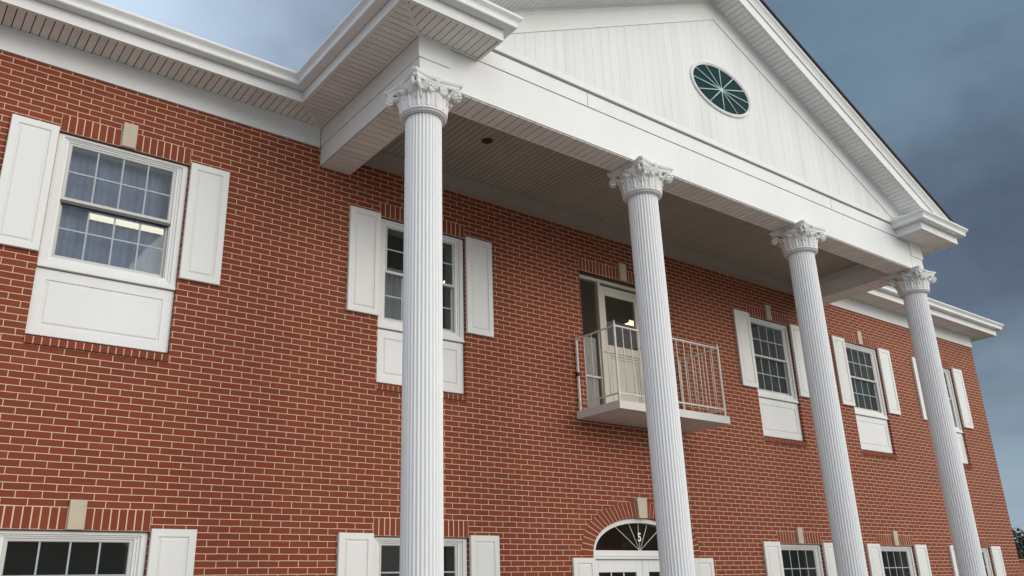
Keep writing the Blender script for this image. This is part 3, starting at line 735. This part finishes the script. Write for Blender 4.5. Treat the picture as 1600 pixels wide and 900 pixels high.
# ---------------------------------------------------------------- arched entrance
ar = MB()
NB = 37
def apt(f, a, h):     # point on the arch at fraction f of its span, left to right
    t = math.pi * f; return (XC - a * math.cos(t), AZ + h * math.sin(t) ** 0.86 if math.sin(t) > 0 else AZ)
def arc(a, h, n=400):
    pts = [apt(i / n, a, h) for i in range(n + 1)]; s = [0]
    for i in range(n): s.append(s[-1] + math.dist(pts[i], pts[i + 1]))
    return pts, s
def at(tab, f):
    pts, s = tab; L = s[-1] * f
    for i in range(len(s) - 1):
        if s[i + 1] >= L:
            t = (L - s[i]) / max(1e-9, s[i + 1] - s[i]); return tuple(pts[i][k] + (pts[i + 1][k] - pts[i][k]) * t for k in (0, 1))
    return pts[-1]
TI, TO = arc(AX + 0.001, AH + 0.001), arc(AX + 0.195, AH + 0.215)
for i in range(NB):
    f0, f1 = i / NB, (i + 1) / NB
    if abs((f0 + f1) / 2 - 0.5) < 0.025: continue
    g0 = 0.0050 / TI[1][-1]; g1 = 0.0050 / TO[1][-1]
    i0, i1, o0, o1 = at(TI, f0 + g0), at(TI, f1 - g0), at(TO, f0 + g1), at(TO, f1 - g1)
    ar.loft([[(x, y, z) for x, z in (i0, i1, o1, o0)] for y in (0.08, -0.006)], 0, True, False, True)
n = 60
ar.loft([[(*q[:1], y, q[1]) for y in (0.06, -0.0035) for q in ((at(TI, i / n),) if y > 0 else (at(TI, i / n), at(TO, i / n)))] for i in range(n + 1)], 1, True, True, True)
# short jambs below the springing
for s in (-1, 1):
    x0, x1 = sorted((XC + s * (AX + 0.006), XC + s * (AX + 0.19)))
    ar.bbox(x0, x1, -0.006, 0.08, AZ - 0.055, AZ - 0.006, 0.003, 0)
AR = hb(ar, 'arch_bricks', ['unit', 'mortar'])
kb = MB(); kb.loft([[(XC - 0.075, y, AZ + AH - 0.005), (XC + 0.075, y, AZ + AH - 0.005), (XC + 0.092, y, AZ + AH + 0.262), (XC - 0.092, y, AZ + AH + 0.262)] for y in (0.02, -0.045)], 0, True, True, True)
hb(kb, 'keystone', 'stone', AR)
en = MB()
NA = 40
def arch_ring(da, y, z0): 
    p = arch_pts(AX - da, AH - da, NA, XC, AZ); return [(XC - AX + da, y, z0)] + [(x, y, z) for x, z in p] + [(XC + AX - da, y, z0)]
ZT = 2.058
en.loft([arch_ring(0.003, 0.16, 1.9), arch_ring(0.003, 0.035, 1.9), arch_ring(0.03, 0.025, 1.9), arch_ring(0.062, 0.030, 1.9), arch_ring(0.066, 0.06, 1.9), arch_ring(0.066, 0.16, 1.9)], 0, False)
en.bbox(XC - AX + 0.004, XC + AX - 0.004, 0.015, 0.16, 1.948, ZT, 0.006)
en.box(XC - AX + 0.004, XC + AX - 0.004, 0.008, 0.0145, 1.985, 2.0)
EN = hb(en, 'entrance_frame', 'white')
tp = MB(); pts = [(x, z) for x, z in arch_pts(AX - 0.06, AH - 0.06, NA, XC, AZ) if z > ZT - 0.02]
tp.poly([(x, 0.085, max(z, ZT - 0.005)) for x, z in pts]); hb(tp, 'transom_pane', 'fanglass', EN)
sp = MB()
for a in (35, 63, 90, 117, 145):
    ca, sa = math.cos(R(a)), math.sin(R(a)); t = 0.1
    while True:
        x, z = XC + ca * t, ZT + sa * t
        u = abs(x - XC) / (AX - 0.062)
        if u >= 1 or z > AZ + (AH - 0.062) * (1 - u * u) ** 0.43: break
        t += 0.005
    sp.tube([(XC, 0.075, ZT), (XC + ca * t, 0.075, ZT + sa * t)], 0.006, 6)
sp.lathe([(0.0, 0), (0.03, 0)], 16)
n0 = len(sp.v) - 32
for i in range(n0, len(sp.v)):
    x, y, z = sp.v[i]; sp.v[i] = (XC + x, 0.072, ZT + max(0, y))
hb(sp, 'transom_muntin', 'door_tan', EN)
cu = bpy.data.curves.new('house_number', 'FONT'); cu.body = '5'; cu.size = 0.150; cu.align_x = 'CENTER'; cu.extrude = 0.004; cu.offset = 0.004
num = bpy.data.objects.new('house_number', cu); COL.objects.link(num); cu.materials.append(M['number'])
num.location = (XC - 0.005, 0.060, 2.180); num.rotation_euler = (R(90), 0, 0); num.scale = (0.92, 1, 1)
bpy.context.view_layer.update()
nm = bpy.data.meshes.new_from_object(num.evaluated_get(bpy.context.evaluated_depsgraph_get()))
nm.transform(num.matrix_world)
bpy.data.objects.remove(num)
num = bpy.data.objects.new('house_number', nm); COL.objects.link(num); num.parent = EN
if not nm.materials: nm.materials.append(M['number'])
for s in (-1, 1):
    lf = MB(); x0, x1 = (XC - AX + 0.01, XC - 0.003) if s < 0 else (XC + 0.003, XC + AX - 0.01)
    y0 = 0.05
    for bx in ((x0, x0 + 0.115, 0.13, 1.945), (x1 - 0.115, x1, 0.13, 1.945)): lf.bbox(bx[0], bx[1], y0, y0 + 0.045, bx[2], bx[3], 0.004)
    for bz in ((1.79, 1.945), (0.13, 0.45)): lf.bbox(x0 + 0.1155, x1 - 0.1155, y0, y0 + 0.045, bz[0], bz[1], 0.004)
    LF = hb(lf, 'entrance_door', 'white')
    p = MB(); p.poly([(x0 + 0.11, y0 + 0.02, 0.44), (x1 - 0.11, y0 + 0.02, 0.44), (x1 - 0.11, y0 + 0.02, 1.80), (x0 + 0.11, y0 + 0.02, 1.80)]); hb(p, 'pane', 'darkglass', LF)
    m = MB()
    for i in (1, 2): x = x0 + 0.115 + (x1 - x0 - 0.23) * i / 3; m.box(x - 0.008, x + 0.008, y0 + 0.01, y0 + 0.024, 0.45, 1.79)
    for i in range(1, 5): z = 0.45 + 1.34 * i / 5; m.box(x0 + 0.115, x1 - 0.115, y0 + 0.0105, y0 + 0.0235, z - 0.008, z + 0.008)
    hb(m, 'muntin', 'white', LF)
    xs = (XC - AX - 0.37, XC - AX + 0.002) if s < 0 else (XC + AX + 0.03, XC + AX + 0.43)
    q = MB(); board(q, xs[0], xs[1], 0.14, 1.962, -0.034, -0.002, 0.062); hb(q, 'door_side_panel', 'shutter')

# ---------------------------------------------------------------- columns
YCOL = -2.02
cols_x = [-2.458, 0.603, 3.788, 6.90]
RS = 0.1775
def shaft_mesh():
    mb = MB(); NF = 32; per = 6; z0, z1 = 0.30, 5.925
    rings = []
    for z in (z0, z0 + 0.05, 2.2, 4.2, z1):
        ring = []
        for i in range(NF):
            for j in range(per):
                a = 2 * math.pi * (i + j / per) / NF
                d = [0.0, 0.0, 0.55, 1.0, 1.0, 0.55][j] * 0.0110
                ring.append(((RS - d) * math.cos(a), (RS - d) * math.sin(a), z))
        rings.append(ring)
    mb.loft(rings, 0, True, False, False, False)
    return mb
def base_mesh():
    mb = MB(); mb.box(-0.27, 0.27, -0.27, 0.27, 0.121, 0.19)
    pr = [(0.26, 0.19)]
    for i in range(9): a = -math.pi / 2 + math.pi * i / 8; pr.append((0.235 + 0.03 * math.cos(a), 0.22 + 0.03 * math.sin(a)))
    pr += [(0.215, 0.252), (0.205, 0.262)]
    for i in range(9): a = -math.pi / 2 + math.pi * i / 8; pr.append((0.195 + 0.018 * math.cos(a), 0.282 + 0.018 * math.sin(a)))
    pr += [(0.182, 0.302), (0.17, 0.31)]
    mb.lathe(pr, 48); return mb
def collar_mesh():
    mb = MB(); z = 5.918
    mb.lathe([(RS - 0.012, z + 0.016), (RS + 0.003, z + 0.016), (RS + 0.005, z + 0.002), (RS + 0.012, z - 0.002), (RS + 0.019, z + 0.002), (RS + 0.021, z + 0.022), (RS + 0.028, z + 0.022), (RS + 0.030, z + 0.008), (RS + 0.036, z + 0.006), (RS + 0.041, z + 0.010), (RS + 0.042, z + 0.026), (RS + 0.048, z + 0.026), (RS + 0.055, z + 0.030), (RS + 0.057, z + 0.040), (RS + 0.050, z + 0.050), (RS + 0.034, z + 0.056)], 56)
    return mb
def capital_mesh():
    mb = MB(); z0 = 5.968; zt = ZB - 0.002
    mb.lathe([(0.206, z0), (0.204, z0 + 0.06), (0.208, z0 + 0.13), (0.228, z0 + 0.19), (0.256, z0 + 0.232), (0.268, z0 + 0.262)], 48)
    # acanthus leaves
    def leaf(ang, w, h, rb, curl, lobes):
        NU, NV = 26, 16; g0 = []; g1 = []
        for i in range(NV):
            v = i / (NV - 1)
            th = 0.9 - 0.28 * v
            wid = w * (math.sin(math.pi * min(1, 0.30 + 0.62 * v)) ** 0.7) * (1 + 0.13 * math.sin(v * lobes * 2 * math.pi))
            if v > 0.86: wid *= max(0.25, 1 - ((v - 0.86) / 0.14) ** 2 * 0.8)
            if v < 0.72: r = rb + 0.062 * v * v; z = z0 + h * v / 0.86
            else:
                t = (v - 0.72) / 0.28 * math.pi * 0.95
                r = rb + 0.0321 + curl * (1 - math.cos(t)) * 0.62; z = z0 + h * 0.72 / 0.86 + curl * math.sin(t) * 0.75
            r0, r1 = [], []
            for j in range(NU):
                u = j / (NU - 1) * 2 - 1
                rid = 0.0185 * abs(math.cos(u * math.pi * 2.5)) * (0.75 + 0.25 * v) - 0.010 * u * u * (0.3 + v)
                midr = 0.010 * math.exp(-(u / 0.14) ** 2)
                zz = z - 0.030 * abs(u) ** 1.6 * v - 0.016 * (1 - abs(math.cos(u * math.pi * 2.5))) * v
                rr = r + rid + midr
                a = ang + u * wid / rb
                r0.append((rr * math.cos(a), rr * math.sin(a), zz)); r1.append(((rr - 0.008) * math.cos(a), (rr - 0.008) * math.sin(a), zz))
            g0.append(r0); g1.append(r1)
        mb.loft([a + b[::-1] for a, b in zip(g0, g1)], 0, True, True, True, True)
    for i in range(8): leaf(2 * math.pi * (i + 0.5) / 8, 0.100, 0.200, 0.214, 0.020, 3)
    for i in range(8): leaf(2 * math.pi * i / 8, 0.086, 0.225, 0.214, 0.022, 4)
    # corner volutes
    for c in range(4):
        A = math.pi / 4 + c * math.pi / 2; ca, sa = math.cos(A), math.sin(A); tx, ty_ = -sa, ca
        rc, zc = 0.326, z0 + 0.190
        for off in (-0.026, 0.026):
            pts = [(0.225, z0 + 0.08), (0.236, z0 + 0.13), (0.255, z0 + 0.18), (0.283, z0 + 0.222), (0.312, z0 + 0.240)]
            rad = [0.012, 0.014, 0.016, 0.018, 0.018]
            for i in range(26):
                t = i / 25; a = math.pi / 2 - 0.15 - t * 2 * math.pi * 1.55; rr = 0.043 * (1 - t * 0.80)
                pts.append((rc + rr * math.cos(a), zc + rr * math.sin(a))); rad.append(0.0175 - 0.007 * t)
            mb.tube([(p * ca + off * tx, p * sa + off * ty_, z) for p, z in pts], [(q, q) for q in rad], 8)
        # web between the two scrolls and the eye
        mb.tube([(rc * ca + k * tx, rc * sa + k * ty_, zc) for k in (-0.044, -0.040, 0.040, 0.044)], [0.010, 0.022, 0.022, 0.010], 10)
        mb.tube([(0.21 * ca, 0.21 * sa, z0 + 0.09), (0.245 * ca, 0.245 * sa, z0 + 0.15), (0.29 * ca, 0.29 * sa, z0 + 0.205), (rc * ca, rc * sa, zc + 0.012)], [(0.012, 0.026), (0.012, 0.030), (0.014, 0.026), (0.02, 0.02)], 10, flat=(tx, ty_, 0))
        # small scrolls either side that run to the middle of each face
        for s in (-1, 1):
            pts = []; B = A + s * 0.30
            cc = Vector((0.246 * math.cos(A + s * 0.50), 0.246 * math.sin(A + s * 0.50), z0 + 0.205)); tt = Vector((-math.sin(A + s * 0.50), math.cos(A + s * 0.50), 0)) * s
            pts = [Vector((0.222 * math.cos(B), 0.222 * math.sin(B), z0 + 0.09)), Vector((0.232 * math.cos(B), 0.232 * math.sin(B), z0 + 0.15))]
            for i in range(16):
                t = i / 15; a = math.pi * 0.95 - t * 2 * math.pi * 1.2; rr = 0.028 * (1 - 0.75 * t)
                pts.append(cc + tt * (rr * math.cos(a)) + Vector((0, 0, rr * math.sin(a))) + Vector((math.cos(A + s * .5), math.sin(A + s * .5), 0)) * 0.012 * t)
            mb.tube(pts, 0.0085, 7)
    # abacus: four hollowed sides, cut corners, two mouldings
    def ab(half, dip, ch, z):
        ring = []
        for c in range(4):
            rot = Matrix.Rotation(c * math.pi / 2, 3, 'Z')
            for i in range(15):
                s = -1 + 2 * i / 14; y = -(half - dip * (1 - s * s) ** 1.0)
                ring.append(tuple(rot @ Vector((s * (half - ch), y, 0)) + Vector((0, 0, z))))
        return ring
    mb.loft([ab(0.262, 0.042, 0.030, zt - 0.074), ab(0.270, 0.042, 0.030, zt - 0.062), ab(0.272, 0.042, 0.030, zt - 0.040), ab(0.280, 0.042, 0.028, zt - 0.036), ab(0.290, 0.042, 0.026, zt - 0.020), ab(0.293, 0.042, 0.025, zt - 0.004), ab(0.288, 0.042, 0.025, zt)], 0, True, True, True)
    # rosette in the middle of each side
    for c in range(4):
        a = c * math.pi / 2; ctr = Vector((0.246 * math.cos(a), 0.246 * math.sin(a), zt - 0.040)); tg = Vector((-math.sin(a), math.cos(a), 0)); nn = Vector((math.cos(a), math.sin(a), 0))
        for i in range(6):
            b = 2 * math.pi * i / 6; d = tg * math.cos(b) + Vector((0, 0, math.sin(b)))
            mb.tube([ctr, ctr + d * 0.016 + nn * 0.010, ctr + d * 0.032 + nn * 0.006, ctr + d * 0.04], [0.004, 0.012, 0.011, 0.003], 6)
        mb.tube([ctr, ctr + nn * 0.012, ctr + nn * 0.022], [0.014, 0.013, 0.004], 8)
    return mb
shaft0, base0, collar0, cap0 = shaft_mesh(), base_mesh(), collar_mesh(), capital_mesh()
def local(o, x):
    o.parent = H; o.matrix_parent_inverse = H_INV; o.location = (x, YCOL, 0)
first = None
for x in cols_x:
    if first is None:
        sh = shaft0.build('column', 'column'); local(sh, x)
        kids = [(base0.build('column_base', 'column'), 0), (collar0.build('collar', 'column'), 1), (cap0.build('capital', 'capital'), 2)]
        for k_, _ in kids: k_.parent = sh
        first = sh
    else:
        sh = first.copy(); COL.objects.link(sh); local(sh, x)
        for k_, _ in kids:
            c = k_.copy(); COL.objects.link(c); c.parent = sh

# ---------------------------------------------------------------- things seen in the rooms
def curtain(x0, x1, z0, z1, y, mat, label, group=None, amp=0.018, per=0.085):
    mb = MB(); n = int((x1 - x0) / 0.012); ra = []; rb_ = []
    ph = random.uniform(0, 6)
    for i in range(n + 1):
        x = x0 + (x1 - x0) * i / n; dy = amp * math.sin(2 * math.pi * x / per + ph + 0.8 * math.sin(x * 9)) + 0.4 * amp * math.sin(x * 41)
        ra.append((x, y + dy, z1)); rb_.append((x, y + dy * 1.3, z0))
    mb.loft([rb_, ra], 0, False, False, False, True)
    o = mb.build('curtain', mat); tag(o, label, 'curtain', group); return o
curtain(-5.165, -4.155, 4.60, 5.79, 0.22, 'blue_sheer', 'pale blue sheer curtain hanging inside the big upper left window', None, 0.006, 0.06)
curtain(-1.68, -1.00, 4.60, 5.32, 0.22, 'grey_sheer', 'grey blue sheer curtain in the upper window behind the leftmost column', None, 0.006, 0.07)
for (x0, x1), w in zip(wins[2:], ('directly right of the balcony', 'with shutters between the two right columns', 'nearest the right end of the wall')):
    curtain(x0 + 0.108, x1 - 0.108, 4.60, 5.79, 0.20, 'drab_sheer', 'dull grey curtain filling the upper window ' + w, 'grey curtains in the upper windows on the right', 0.008, 0.11)
curtain(1.43, 1.80, 3.87, 4.95, 0.170, 'white_sheer', 'white half curtain behind the narrow sidelight of the balcony door', None, 0.004, 0.09)
def strip_light(x, y, z, L, lit, label):
    t = empty('fluorescent_light', (x, y, z)); tag(t, label, 'ceiling light', 'strip lights in the upper rooms')
    b = MB(); b.box(-L / 2, L / 2, -0.10, 0.12, 0.05, 0.075); b.box(-L / 2, -L / 2 + 0.012, -0.10, 0.10, 0.0, 0.0495); b.box(L / 2 - 0.012, L / 2, -0.10, 0.10, 0.0, 0.0495)
    b.build('housing', 'white', t)
    d = MB(); d.loft([[(xx, yy, zz) for yy, zz in ((-0.06, 0.049), (-0.045, 0.012), (0.045, 0.012), (0.06, 0.049))] for xx in (-L / 2 + 0.013, L / 2 - 0.013)], 0, True, True, True)
    d.build('diffuser', 'warmtube' if lit == 'warm' else 'tube' if lit else 'sash', t)
    return t
strip_light(-3.75, 2.66, 6.17, 1.45, True, 'lit fluorescent strip light seen through the lower sash of the big left window')
strip_light(-3.90, 1.24, 6.17, 1.30, False, 'unlit strip light seen dimly through the upper sash of the big left window')
strip_light(4.10, 1.62, 5.93, 0.34, 'warm', 'lit strip light inside the room behind the balcony door')
pl = empty('pendant_lamp', (0.13, 1.5, 5.80)); tag(pl, 'small lit lamp glowing in the upper window just right of the leftmost column', 'lamp')
b = MB(); b.lathe([(0.0, 0.0), (0.03, 0.015), (0.042, 0.05), (0.03, 0.09), (0.012, 0.11)], 16); b.build('bulb', 'bulb', pl)
b = MB(); b.tube([(0, 0, 0.11), (0, 0, 0.555)], 0.006, 6); b.lathe([(0.02, 0.10), (0.02, 0.15), (0.008, 0.16)], 12); b.build('cord', 'black', pl)

# ---------------------------------------------------------------- beyond the right end of the house
gw = MB(); gw.box(22.9, 44.0, 4.2, 4.5, 0, 2.12); gw.box(22.86, 44.0, 4.16, 4.54, 2.121, 2.20)
o = gw.build('garden_wall', 'brick'); tag(o, 'low red brick wall beneath a dark tree beyond the right end of the building', 'wall')
tr = empty('leafy_tree', (31.95, 7.4, -0.55)); tag(tr, 'dark leafy tree behind the low brick wall at the right edge', 'tree')
tk = MB()
tk.tube([(0, 0, 0.5), (0.05, 0.02, 1.2), (0.0, 0.1, 2.4), (0.1, 0.0, 3.6)], [0.22, 0.18, 0.14, 0.06], 10)
for i in range(9):
    a = i * 0.9; z = 1.3 + 0.2 * i; tk.tube([(0.03, 0.03, z), (0.6 * math.cos(a), 0.6 * math.sin(a), z + 0.5), (1.4 * math.cos(a), 1.4 * math.sin(a), z + 0.8)], [0.08, 0.05, 0.015], 7)
tk.build('trunk', 'bark', tr)
cr = MB(); rnd = random.Random(3)
cl_ = [(Vector((rnd.gauss(0, 0.95), rnd.gauss(0, 0.95), rnd.uniform(1.2, 4.0))), rnd.uniform(0.35, 0.7)) for _ in range(34)]
for c, r in cl_:
    for _ in range(260):
        d = Vector((rnd.gauss(0, 1), rnd.gauss(0, 1), rnd.gauss(0, 1))).normalized(); p = c + d * r * rnd.uniform(0.55, 1.0)
        u = Vector((rnd.gauss(0, 1), rnd.gauss(0, 1), rnd.gauss(0, 0.5))).normalized(); w = u.cross(d + Vector((0.01, 0, 0))).normalized(); s = rnd.uniform(0.05, 0.10)
        cr.poly([p - u * s, p - w * s * 0.5, p + u * s, p + w * s * 0.5])
cr.build('crown', 'leaf', tr, fix=False)
